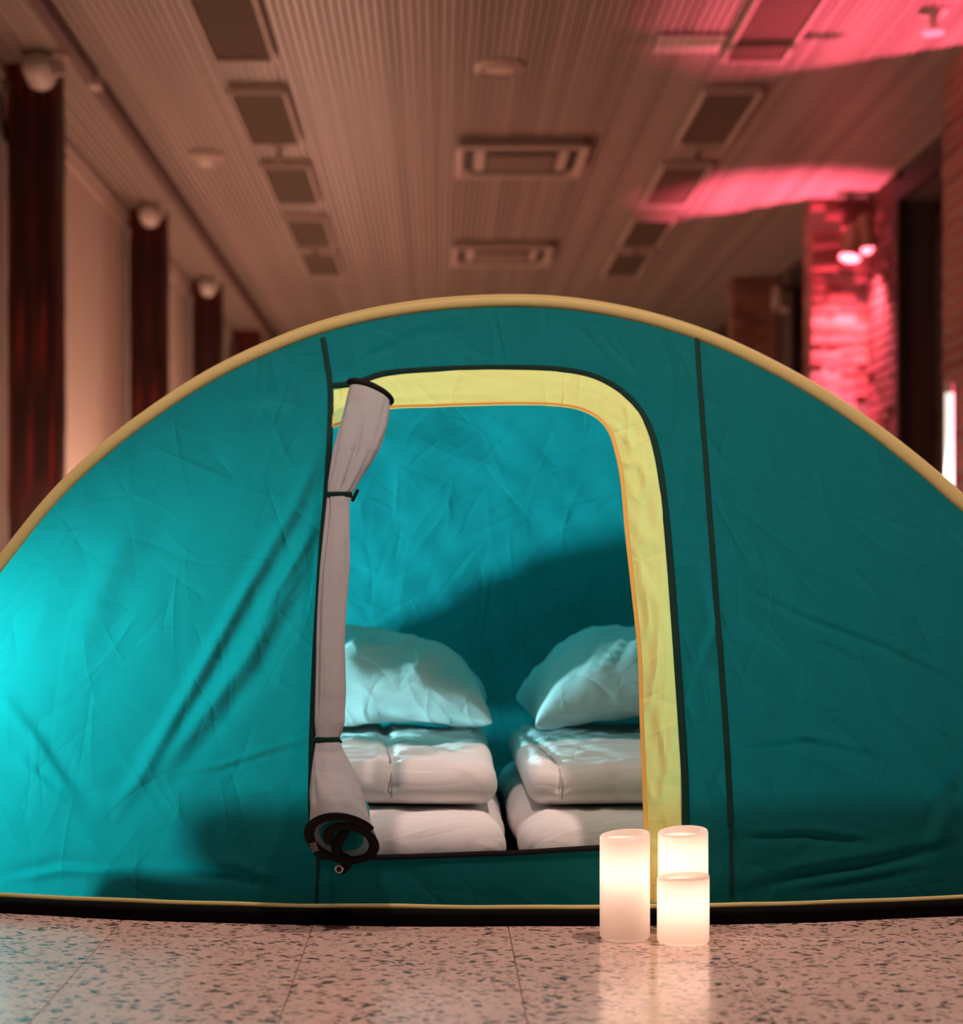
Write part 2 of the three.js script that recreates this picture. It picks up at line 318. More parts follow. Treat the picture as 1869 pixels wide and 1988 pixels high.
// ceiling light panels
function lightPanel() {
  const o = new THREE.Group();
  const fr = [rbox(0.33, 0.05, 0.018, 0.004, 0, -0.025, 0.591), rbox(0.33, 0.05, 0.018, 0.004, 0, -0.025, -0.591), rbox(0.018, 0.05, 1.2, 0.004, 0.156, -0.025, 0), rbox(0.018, 0.05, 1.2, 0.004, -0.156, -0.025, 0)];
  for (const g of fr) part('frame', g, M.offWhite, o);
  part('diffuser', rbox(0.30, 0.012, 1.17, 0.003, 0, -0.024, 0), M.diffuser, o);
  return o;
}
{
  const off = lightPanel();
  const put = (src, x, d, label, group) => { const o = src.clone(); o.name = numbered('ceiling_light'); o.position.set(x, CEIL - 0.003, -d); o.userData = { label, category: 'ceiling light' }; if (group) o.userData.group = group; scene.add(o); };
  const rows = [[8.55, 'cut by the top edge of the photo'], [10.33, 'second from the top of the photo'], [12.12, 'third from the top of the photo'], [13.85, 'fourth from the top of the photo'], [15.25, 'fifth from the top of the photo']];
  for (const [d, where] of rows) { put(off, -1.01, d, `unlit ceiling light panel in the left row, ${where}`); put(off, 1.645, d, `unlit ceiling light panel in the right row, ${where}`); }
}
function airUnit(x, d, label) {
  const o = thing('air_conditioner', label, 'air conditioner', [x, CEIL - 0.004, -d]), S = 0.84;
  part('housing', rbox(S - 0.06, 0.05, S - 0.06, 0.01, 0, -0.024, 0), M.offWhite, o);
  const ring = []; const a = S / 2;
  for (const s of [-1, 1]) { ring.push(rbox(S, 0.022, 0.05, 0.006, 0, -0.058, s * (a - 0.025))); ring.push(rbox(0.05, 0.022, S - 0.1, 0.006, s * (a - 0.025), -0.058, 0)); }
  part('panel_frame', merge(ring), M.offWhite, o);
  part('intake_grille', rbox(0.46, 0.02, 0.46, 0.006, 0, -0.058, 0), M.diffuser, o);
  for (let k = 0; k < 6; k++) part('grille_slat', rbox(0.42, 0.008, 0.014, 0.003, 0, -0.07, -0.18 + k * 0.072), M.offWhite, o);
  for (const [px, pz, w, l] of [[0, a - 0.1, S - 0.12, 0.10], [0, -a + 0.1, S - 0.2, 0.06], [a - 0.09, 0, 0.06, S - 0.3], [-a + 0.09, 0, 0.06, S - 0.3]]) part('air_slot', rbox(w, 0.012, l, 0.004, px, -0.05, pz), M.dark, o);
  part('louvre', rbox(S - 0.16, 0.006, 0.05, 0.002, 0, -0.060, a - 0.065), M.dark, o);
}
airUnit(0.53, 11.32, 'square ceiling air conditioner with dark slot, nearer of the two');
airUnit(0.53, 14.72, 'square ceiling air conditioner with dark slot, farther of the two');
{
  const o = thing('ceiling_vent', 'round ceiling vent disc between the two rows of light panels', 'vent', [0.33, CEIL - 0.002, -9.38]);
  part('vent_disc', lathe([[0, -0.022], [0.11, -0.024], [0.135, -0.016], [0.14, 0]], 48), M.offWhite, o); part('vent_ring', new THREE.TorusGeometry(0.1, 0.006, 8, 40).rotateX(Math.PI / 2).translate(0, -0.024, 0), M.ceiling, o);
  const q = thing('vent_grille', 'small reddish slatted ceiling grille left of the right light row', 'vent grille', [1.28, CEIL - 0.004, -8.93]);
  for (const s of [-1, 1]) { part('frame', rbox(0.34, 0.02, 0.012, 0.003, 0, -0.012, s * 0.14), M.offWhite, q); part('frame', rbox(0.012, 0.02, 0.28, 0.003, s * 0.165, -0.012, 0), M.offWhite, q); }
  for (let k = 0; k < 8; k++) part('grille_slat', rbox(0.03, 0.008, 0.27, 0.002, -0.144 + k * 0.041, -0.014, 0), M.white, q);
}
{
  const o = thing('smoke_detector', 'white domed smoke detector on the ceiling right of the second post', 'smoke detector', [-1.5, CEIL - 0.002, -11.35]);
  part('base_ring', cyl(0.115, 0.115, 0.022, 0, -0.011, 0, 40), M.offWhite, o);
  part('dome', lathe([[0, -0.085], [0.04, -0.083], [0.07, -0.066], [0.085, -0.04], [0.09, -0.02]], 40), M.white, o);
  for (let k = 0; k < 4; k++) part('lens', new THREE.SphereGeometry(0.013, 14, 10).translate(-0.055 + k * 0.036, -0.083, 0.03), M.metal, o);
}
function sprinkler(x, d, s, mat, label) {
  const o = thing('sprinkler', label, 'sprinkler', [x, CEIL - 0.002, -d]);
  part('rosette', cyl(0.035 * s, 0.04 * s, 0.012, 0, -0.006, 0, 24), M.offWhite, o);
  part('stem', cyl(0.012 * s, 0.012 * s, 0.05 * s, 0, -0.03 * s, 0, 12), mat, o);
  part('deflector', cyl(0.03 * s, 0.026 * s, 0.008, 0, -0.058 * s, 0, 20), mat, o);
}
sprinkler(-1.02, 11.22, 1.2, M.redMetal, 'small sprinkler between second and third panels of the left light row');
sprinkler(-1.02, 14.55, 1.2, M.redMetal, 'small sprinkler between fourth and fifth panels of the left light row');
sprinkler(1.66, 11.2, 1.2, M.redMetal, 'small sprinkler between second and third panels of the right light row');
sprinkler(1.64, 14.5, 1.2, M.redMetal, 'small sprinkler between fourth and fifth panels of the right light row');
sprinkler(2.39, 8.45, 1.9, M.white, 'white sprinkler in the top right corner, on the red lit ceiling');
tagMesh('wall_box', rbox(0.10, 0.10, 0.22, 0.01, XL + 0.048, 2.92, -9.62), M.dark, 'small dark box on the left wall beside the nearest wooden post', 'wall box');

// ---------------------------------------------------------------- lamps of the room, seen and unseen
UNSEEN_ROOM_SPOTS.forEach(([x, d, k], i) => {
  const o = thing('unseen_downlight', `unseen round ceiling lamp lighting the floor before the tent, outside the frame on the ${i ? 'right' : 'left'}`, 'ceiling light', [x, CEIL - 0.004, -d]);
  part('housing', lathe([[0, 0], [0.11, 0], [0.115, -0.01], [0.115, -0.06], [0.1, -0.062], [0.1, -0.05]], 40), M.offWhite, o);
  part('lens', cyl(0.1, 0.1, 0.006, 0, -0.05, 0, 40), M.litSpot, o);
  const l = new THREE.SpotLight(ROOM_LIGHT, ROOM_CD * k, 0, 1.25, 0.5, 2); l.position.set(x, CEIL - 0.075, -d); l.target.position.set(x, 0, -d - 0.3); l.castShadow = true; l.shadow.radius = 4; scene.add(l, l.target);
});
function unseenFloorSpot(d, label, aim) {
  const x = 3.0, z = -d, o = thing('unseen_floor_spotlight', label, 'floor spotlight', [x, 0, z]);
  part('base', cyl(0.09, 0.1, 0.02, 0, 0.01, 0, 32), M.dark, o);
  part('can', lathe([[0, 0.02], [0.05, 0.022], [0.065, 0.04], [0.072, 0.15], [0.066, 0.152], [0.06, 0.12], [0, 0.12]], 32), M.dark, o);
  part('lens', cyl(0.058, 0.058, 0.006, 0, 0.128, 0, 32), M.litPink, o);
  const l = new THREE.SpotLight(PINK, PINK_CD * aim.k, 0, aim.angle, aim.soft, 2); l.position.set(x, 0.16, z); l.target.position.set(...aim.at); l.castShadow = true; l.shadow.radius = 1.2; scene.add(l, l.target);
}
unseenFloorSpot(12.42, 'unseen pink floor spotlight lighting the pink brick pier and the ceiling above', { k: 2, angle: 0.36, soft: 1, at: [2.55, 3.2, -12.68] });
unseenFloorSpot(8.8, 'unseen pink floor spotlight near the nearest brick pier, lighting the ceiling', { k: 1.1, angle: 0.46, soft: 1, at: [2.45, 3.2, -8.55] });
[[-1.55, 8.3, 'first', 0.6], [-1.5, 11.4, 'second', 0.9], [-1.35, 14.8, 'third', 1.1], [-1.0, 18.3, 'fourth', 1.1]].forEach(([x, d, w, k]) => {
  const o = thing('unseen_globe_lamp', `unseen warm globe lamp behind the tent, lighting wall and ceiling, ${w} along the wall`, 'unseen lamp', [x, 0, -d]);
  part('base', cyl(0.08, 0.09, 0.03, 0, 0.015, 0, 32), M.dark, o); part('stem', cyl(0.012, 0.012, 0.18, 0, 0.12, 0, 16), M.dark, o);
  part('globe', new THREE.SphereGeometry(0.11, 32, 20).translate(0, 0.31, 0), M.unseenGlobe, o);
  pointLight(UNSEEN_GLOBE_LIGHT, UNSEEN_GLOBE_CD * k, [x, 0.31, -d], 4);
});
{
  const o = thing('wall_lamp', 'two-headed wall lamp with olive tapered shades on the pink brick pier', 'wall lamp', [3.0, 2.9, -12.66]);
  part('wall_plate', rbox(0.16, 0.1, 0.03, 0.008, 0.02, 0.06, 0), M.olive, o);
  const shade = (x, y, tz, tx) => {
    const g = lathe([[0, 0.16], [0.045, 0.158], [0.055, 0.14], [0.082, -0.11], [0.078, -0.112], [0.05, 0.12]], 32); g.rotateX(tx); g.rotateZ(tz); g.translate(x, y, 0.12); part('shade', g, M.olive, o);
    const b = lathe([[0, -0.104], [0.074, -0.104], [0.076, -0.10], [0, -0.095]], 32); b.rotateX(tx); b.rotateZ(tz); b.translate(x, y, 0.12); part('bulb_face', b, M.litSconce, o);
    part('arm', cyl(0.012, 0.012, 0.12, 0, 0, 0, 12).rotateX(Math.PI / 2).translate(x, y + 0.06, 0.06), M.olive, o);
  };
  shade(-0.035, -0.03, -0.24, -0.28); shade(0.065, 0.03, 0.02, -0.2);
  const l = new THREE.SpotLight(lin(1, 0.18, 0.28), 24, 0, 1.0, 1, 2); l.position.set(2.93, 2.72, -12.34); l.target.position.set(3.02, 0, -12.6); l.castShadow = true; l.shadow.radius = 2; scene.add(l, l.target);
  const q = thing('wall_spotlight', 'small unlit grey wall spotlight in the dark bay left of the pink pier', 'spotlight', [3.0, 2.92, -15.4]);
  part('bracket', rbox(0.16, 0.05, 0.05, 0.008, 0.06, 0.1, 0), M.dark, q);
  part('lamp_head', lathe([[0, 0.14], [0.04, 0.135], [0.055, 0.1], [0.075, -0.1], [0.068, -0.1], [0.04, 0.08], [0, 0.08]], 28).rotateX(-0.3), M.offWhite, q);
}
{
  const o = thing('tube_lamp', 'slim white upright tube lamp at the right edge, before the nearest pier', 'tube lamp', [2.575, 0, -8.82]);
  part('foot', cyl(0.1, 0.11, 0.02, 0, 0.01, 0, 32), M.dark, o); part('stand', cyl(0.012, 0.012, 0.4, 0, 0.2, 0, 12), M.dark, o);
  part('tube', cyl(0.021, 0.021, 1.02, 0, 0.92, 0, 24), M.litTube, o);
  part('end_cap', lathe([[0, 1.5], [0.012, 1.498], [0.018, 1.485], [0.019, 1.46], [0.022, 1.43]], 20), M.white, o);
  pointLight(lin(0.92, 1, 0.9), 0.25, [2.53, 1.0, -8.77], 2);
}

// ---------------------------------------------------------------- the tent
const HEM = 0.022, XC = 0.1, XH = 1.2, TOPD = 0.65;
const foot = (x) => { const X = clamp((x - XC) / XH, -1, 1); return Math.sqrt(1 - X * X); };
const frontBase = (x) => 2.65 + 0.42 * (1 - foot(x)), rearBase = (x) => 3.07 + 1.1 * foot(x);
const frontD0 = (x, h) => frontBase(x) + TOPD * Math.pow(clamp((h - HEM) / 1.03, 0, 1.3), 1.6);
function onFront(px, py, off = 0) {       // the point of the front wall that the photo shows at a pixel
  let d = 2.9, x, h;
  for (let k = 0; k < 24; k++) { x = (px - VX) * d / F; h = EYE - (py - VY) * d / F; d = frontD0(x, h) - off; }
  return { x, h, d };
}
const ARCH = [[-1.08, 0.022], [-1.045, 0.085], [-0.98, 0.185], [-0.9, 0.312], [-0.82, 0.435]];
for (const [px, py] of [[0, 1085], [100, 961], [200, 866], [300, 790], [400, 726], [500, 676], [600, 636], [700, 608], [800, 590], [900, 580], [1010, 577], [1100, 582], [1200, 597], [1300, 622], [1400, 657], [1500, 704], [1600, 760], [1700, 828], [1800, 907], [1869, 967]]) { const q = onFront(px, py + 11); ARCH.push([q.x, q.h]); }
ARCH.push([1.0, 0.575], [1.1, 0.465], [1.2, 0.325], [1.27, 0.18], [1.3, 0.022]);
const archH = (x) => {                    // cubic through the arch points
  let i = 1; while (i < ARCH.length - 2 && ARCH[i][0] < x) i++;
  const p = ARCH, i1 = i - 1, i2 = i, m = (k) => { const a = p[Math.max(0, k - 1)], b = p[Math.min(p.length - 1, k + 1)]; return (b[1] - a[1]) / (b[0] - a[0]); };
  const w = p[i2][0] - p[i1][0], t = clamp((x - p[i1][0]) / w, 0, 1), t2 = t * t, t3 = t2 * t;
  return Math.max(HEM, (2 * t3 - 3 * t2 + 1) * p[i1][1] + (t3 - 2 * t2 + t) * w * m(i1) + (-2 * t3 + 3 * t2) * p[i2][1] + (t3 - t2) * w * m(i2));
};
const curveXH = (list, off) => list.map(([a, b]) => onFront(a, b, off));
// long tension folds in the cloth: [pixels along the fold, half width (m), depth (m)]
const FOLDS = [
  [[[628, 860], [575, 980], [480, 1140], [385, 1310], [270, 1510], [225, 1570]], 0.013, 0.013],
  [[[632, 950], [560, 1130], [480, 1280], [360, 1430], [260, 1560]], 0.016, 0.012],
  [[[622, 1010], [545, 1130], [500, 1210]], 0.007, 0.005],
  [[[605, 1432], [520, 1455], [430, 1485], [330, 1500]], 0.005, 0.004],
  [[[0, 1355], [60, 1430], [125, 1530], [170, 1580]], 0.012, 0.010],
  [[[30, 1470], [90, 1530], [165, 1600]], 0.010, 0.008],
  [[[640, 700], [560, 760], [430, 790]], 0.02, 0.006],
  [[[300, 960], [200, 1120], [150, 1300]], 0.03, 0.008],
  [[[1430, 1628], [1560, 1622], [1700, 1640]], 0.006, 0.005],
  [[[1420, 1745], [1560, 1700], [1720, 1675], [1860, 1640]], 0.010, 0.007],
  [[[1500, 1742], [1640, 1720], [1800, 1690]], 0.008, 0.006],
  [[[1430, 1460], [1560, 1440], [1700, 1470]], 0.006, 0.004],
  [[[1869, 1480], [1820, 1560], [1790, 1640]], 0.012, 0.009],
  [[[300, 1690], [450, 1700], [600, 1745]], 0.010, 0.006],
  [[[0, 1715], [120, 1690], [260, 1700]], 0.008, 0.006],
  [[[1345, 1330], [1395, 1210], [1370, 1080]], 0.008, 0.005],
  [[[1440, 1290], [1600, 1250], [1680, 1290], [1800, 1260]], 0.005, 0.0018],
  [[[1420, 1130], [1560, 1200], [1720, 1260], [1860, 1330]], 0.006, 0.003],
  [[[700, 690], [800, 650], [900, 640]], 0.012, 0.005],
  [[[660, 740], [720, 690], [800, 660]], 0.009, 0.006],
].map(([pts, w, a]) => { const q = curveXH(pts, 0).map((p) => [p.x, p.h]); const xs = q.map((p) => p[0]), hs = q.map((p) => p[1]); return { q, w, a, lo: [Math.min(...xs) - 4 * w, Math.min(...hs) - 4 * w], hi: [Math.max(...xs) + 4 * w, Math.max(...hs) + 4 * w] }; });
function foldDepth(x, h) {
  let s = 0;
  for (const f of FOLDS) {
    if (x < f.lo[0] || x > f.hi[0] || h < f.lo[1] || h > f.hi[1]) continue;
    let best = 1e9, side = 0, at = 0;
    for (let i = 0; i + 1 < f.q.length; i++) {
      const [ax, ay] = f.q[i], [bx, by] = f.q[i + 1], dx = bx - ax, dy = by - ay, L2 = dx * dx + dy * dy, t = clamp(((x - ax) * dx + (h - ay) * dy) / L2, 0, 1), ex = x - ax - t * dx, ey = h - ay - t * dy, e = Math.hypot(ex, ey);
      if (e < best) { best = e; side = Math.sign(dx * ey - dy * ex); at = (i + t) / (f.q.length - 1); }
    }
    const e = best / f.w, taper = Math.sin(Math.PI * clamp(at * 0.92 + 0.04, 0, 1));
    s += f.a * taper * (Math.exp(-e * e) - 0.55 * Math.exp(-Math.pow((side * best / f.w - 1.6) / 1.2, 2)));
  }
  return s;
}
const frontD = (x, h) => {
  const edge = smooth(0, 0.06, archH(x) - h) * smooth(0, 0.05, h - HEM);
  return frontD0(x, h) + edge * (foldDepth(x, h) + 0.006 * noise(x * 3.1, h * 3.1, 2) + 0.0022 * noise(x * 11 + h * 4, h * 9, 5) + 0.0016 * ridge(x * 9 + h * 7, h * 11 - x * 5, 8));
};
const tent = thing('tent', 'teal pop-up tent with yellow hoops, its doorway open, standing on terrazzo', 'tent');
const bandXH = { left: [[626, 640], [628, 655], [634, 700], [641, 748], [641, 830], [635, 930], [622, 1100], [611, 1300], [605, 1500], [606, 1600], [617, 1662], [613, 1768]], right: [[1351, 640], [1352, 655], [1358, 750], [1370, 900], [1385, 1100], [1400, 1300], [1410, 1450], [1418, 1600], [1420, 1768]] };
const seamL = curveXH(bandXH.left, 0), seamR = curveXH(bandXH.right, 0);
const seamX = (s, h) => { for (let i = 0; i + 1 < s.length; i++) if (h <= s[i].h && h >= s[i + 1].h) return lerp(s[i].x, s[i + 1].x, (s[i].h - h) / (s[i].h - s[i + 1].h)); return h > s[0].h ? s[0].x : s[s.length - 1].x; };
const DOOR_OUT = [[641, 752], [690, 744], [740, 727], [850, 717], [1000, 714], [1090, 718], [1150, 730], [1200, 755], [1240, 794], [1262, 835], [1277, 890], [1290, 980], [1301, 1100], [1312, 1250], [1322, 1400], [1328, 1500], [1330, 1600], [1331, 1640]];
const SILL = [[1331, 1640], [1165, 1645], [1050, 1652], [900, 1659], [735, 1664], [617, 1664]];
const doorPoly = curveXH([...DOOR_OUT, ...SILL.slice(1), ...bandXH.left.slice(3, 11).reverse()], 0).map((p) => [p.x, p.h]);
const inDoor = (x, h) => { let c = false; for (let i = 0, j = doorPoly.length - 1; i < doorPoly.length; j = i++) { const [xi, yi] = doorPoly[i], [xj, yj] = doorPoly[j]; if ((yi > h) !== (yj > h) && x < (xj - xi) * (h - yi) / (yj - yi) + xi) c = !c; } return c; };
{
  const NXg = 520, NHg = 210, x0 = ARCH[0][0], x1 = ARCH[ARCH.length - 1][0];
  const xAt = (i) => lerp(x0, x1, 0.5 - 0.5 * Math.cos(Math.PI * (0.04 + 0.92 * i / NXg)) * 1 / Math.cos(Math.PI * 0.04));
  const full = gridGeo(NXg, NHg, (u, v) => { const x = xAt(u * NXg), h = lerp(HEM, archH(x), v); return V3(x, h, -frontD(x, h)); });
  const P = full.attributes.position, N = full.attributes.normal, U = full.attributes.uv, idx = full.index.array, bins = { left: [], middle: [], right: [], sill: [] };
  for (let k = 0; k < idx.length; k += 6) {
    let x = 0, h = 0; for (let i = 0; i < 6; i++) { x += P.getX(idx[k + i]) / 6; h += P.getY(idx[k + i]) / 6; }
    const l = seamX(seamL, h), r = seamX(seamR, h);
    if (inDoor(x, h)) continue;
    const bin = x < l ? 'left' : x > r ? 'right' : 'middle';
    for (let i = 0; i < 6; i++) bins[bin].push(idx[k + i]);
  }
  for (const [name, list] of Object.entries(bins)) {
    if (!list.length) continue;
    const map = new Map(), p = [], n = [], uv = [], out = [];
    for (const v of list) { if (!map.has(v)) { map.set(v, p.length / 3); p.push(P.getX(v), P.getY(v), P.getZ(v)); n.push(N.getX(v), N.getY(v), N.getZ(v)); uv.push(U.getX(v), U.getY(v)); } out.push(map.get(v)); }
    const g = new THREE.BufferGeometry(); g.setAttribute('position', new THREE.Float32BufferAttribute(p, 3)); g.setAttribute('normal', new THREE.Float32BufferAttribute(n, 3)); g.setAttribute('uv', new THREE.Float32BufferAttribute(uv, 2)); g.setIndex(out);
    part(name === 'middle' ? 'door_panel' : 'side_panel', g, M.tent, tent, name === 'middle' ? 'teal panel round the doorway' : `teal ${name} front panel`);
  }
  // rear wall, from the hoop over and down to the ground behind
  const rear = gridGeo(150, 90, (u, v) => {
    const x = xAt(u * NXg), A = archH(x), da = frontD0(x, A), dr = rearBase(x), a = v * Math.PI / 2;
    const e = smooth(0, 0.12, v) * smooth(0, 0.1, 1 - v), w = e * (0.010 * noise(x * 5 + v * 3, v * 4, 1) + 0.009 * ridge(x * 7 - v * 5, v * 6 + x * 2, 3) + 0.005 * ridge(x * 16 + v * 9, v * 12 - x * 8, 6));
    return V3(x, HEM + (A - HEM) * Math.pow(Math.cos(a), 0.9) - w * 0.5, -(da + (dr - da) * Math.pow(Math.sin(a), 1.15) - w));
  }, (u, v, q) => [q.x, v * 1.3]);
  part('rear_panel', rear, M.tentLit, tent, 'teal rear wall seen through the doorway');
  // groundsheet; its black front edge juts past the hem in place of shade
  const sh = new THREE.Shape(), ring = [];
  for (let i = 0; i <= 60; i++) { const a = -Math.PI + i / 60 * Math.PI; ring.push([XC + XH * Math.cos(a) * 0.99, frontBase(XC + XH * Math.cos(a)) - 0.03 + 0.008 * noise(i * 0.31, 5)]); }
  for (let i = 0; i <= 60; i++) { const a = i / 60 * Math.PI; ring.push([XC + XH * Math.cos(a) * 0.99, rearBase(XC + XH * Math.cos(a)) - 0.012]); }
  ring.forEach(([x, d], i) => sh[i ? 'lineTo' : 'moveTo'](x, d));
  const gs = new THREE.ExtrudeGeometry(sh, { depth: 0.012, bevelEnabled: true, bevelSize: 0.006, bevelThickness: 0.004, bevelSegments: 2 }); gs.rotateX(-Math.PI / 2); gs.translate(0, 0.0045, 0);
  part('groundsheet', gs, M.groundsheet, tent, 'black groundsheet, its front edge standing in for shade under the hem');
  // hoop sleeve over the top and hem along the ground
  const arch = []; for (let i = 0; i <= 90; i++) { const t = i / 90, k = t * (ARCH.length - 1), a = Math.min(ARCH.length - 2, k | 0), x = lerp(ARCH[a][0], ARCH[a + 1][0], k - a), h = archH(x); arch.push(V3(x, h, -(frontD0(x, h) - 0.004))); }
  part('hoop_sleeve', ribbon(arch, (v) => 0.0112 + 0.0035 * smooth(0.5, 0.8, v), 0.0075, V3(0, 0.35, 1), 14), M.sleeve, tent, 'yellow hoop sleeve over the top');
  part('hoop_piping', ribbon(arch.map((p) => V3(p.x, p.y + 0.012, p.z - 0.012)), 0.006, 0.005, V3(0, 0.35, 1), 8), M.sleeve, tent);
  const hem = []; for (let i = 0; i <= 70; i++) { const a = -Math.PI + i / 70 * Math.PI, x = XC + XH * Math.cos(a); hem.push(V3(x, HEM + 0.0022 * noise(x * 7, 3), -(frontBase(x) - 0.004))); }
  part('hem', ribbon(hem, 0.0048, 0.004, V3(0, 0.1, 1), 8), M.sleeve, tent, 'yellow hem along the ground');
  const rh = []; for (let i = 0; i <= 50; i++) { const a = Math.PI - i / 50 * Math.PI, x = XC + XH * Math.cos(a); rh.push(V3(x, HEM, -(rearBase(x) + 0.004))); }
  part('hem', ribbon(rh, 0.0048, 0.004, V3(0, 0.1, -1), 8), M.sleeve, tent, 'yellow rear hem along the ground');
  // seams and edge tapes
  const tape = (list, off, hw, mat, name, label) => part(name, ribbon(curveXH(list, 0).map((p) => V3(p.x, p.h, -(frontD(p.x, p.h) - off))), hw, 0.0016, V3(0, 0.25, 1), 8), mat, tent, label);
  const dense = (list, n = 4) => { const c = new THREE.CatmullRomCurve3(list.map(([a, b]) => V3(a, b, 0)), false, 'centripetal'); return Array.from({ length: list.length * n }, (_, i) => { const q = c.getPointAt(i / (list.length * n - 1)); return [q.x, q.y]; }); };
  tape(dense([[627, 656], ...bandXH.left.slice(2, 11)]), 0.0025, 0.0052, M.tape, 'seam_tape', 'dark green seam tape left of the doorway');
  tape(dense(bandXH.left.slice(10)), 0.002, 0.0022, M.tape, 'seam_tape');
  tape(dense([[1352, 654], ...bandXH.right.slice(2, 8)]), 0.0025, 0.0046, M.tape, 'seam_tape', 'dark green seam tape right of the doorway');
  tape(dense([[1418, 1600], [1420, 1744]]), 0.002, 0.0024, M.tape, 'seam_tape');
  tape(dense([[643, 750], ...DOOR_OUT.slice(1)]), 0.0035, 0.0058, M.tape, 'door_piping', 'dark green piping round the doorway');
  tape(dense([[1254, 1642], ...SILL.slice(1)]), 0.003, 0.0042, M.black, 'sill_zip', 'black zip along the door sill');
  // yellow storm flap round the doorway
  const O = [[645, 752], [690, 744], [740, 727], [850, 717], [1000, 714], [1090, 718], [1150, 730], [1200, 755], [1240, 794], [1262, 835], [1277, 890], [1290, 980], [1301, 1100], [1312, 1250], [1322, 1400], [1328, 1500], [1330, 1600], [1330, 1680], [1330, 1752]];
  const I = [[645, 832], [690, 815], [740, 797], [850, 791], [1000, 787], [1075, 789], [1125, 797], [1160, 815], [1180, 840], [1192, 875], [1203, 930], [1212, 1030], [1225, 1150], [1237, 1270], [1241, 1400], [1245, 1500], [1249, 1600], [1256, 1680], [1262, 1752]];
  const cO = new THREE.CatmullRomCurve3(O.map(([a, b]) => V3(a, b, 0)), false, 'centripetal'), cI = new THREE.CatmullRomCurve3(I.map(([a, b]) => V3(a, b, 0)), false, 'centripetal');
  const flapAt = (u, v, off) => { const a = cO.getPoint(v), b = cI.getPoint(v), q = onFront(lerp(a.x, b.x, u), lerp(a.y, b.y, u)), L = v * 1.6, e = Math.sin(Math.PI * u), wr = v > 0.42 && v < 0.97 ? 1 : 0.45;
    const w = e * wr * (0.0045 * ridge(L * 6 + u * 2.4, u * 1.2, 2) + 0.002 * ridge(L * 11 - u * 3, u * 2 + L * 3, 7) + 0.006 * Math.pow(Math.max(0, ridge(L * 9 + u * 1.6, u * 1.5 - L * 5, 11)), 4)); return V3(q.x, q.h, -(frontD0(q.x, q.h) + 0.001 - 0.004 * u - w - off)); };
  part('storm_flap', gridGeo(16, 260, (u, v) => flapAt(u, v, 0), (u, v) => [v * 1.6, u * 0.06]), M.yellow, tent, 'yellow storm flap round the doorway');
  const st = []; for (let i = 0; i <= 120; i++) st.push(flapAt(0.95, i / 120 * 0.995, 0.0006));
  part('flap_hem', ribbon(st, 0.0032, 0.0008, V3(0, 0.2, 1), 6), M.stitch, tent, 'orange stitched edge of the storm flap');
}
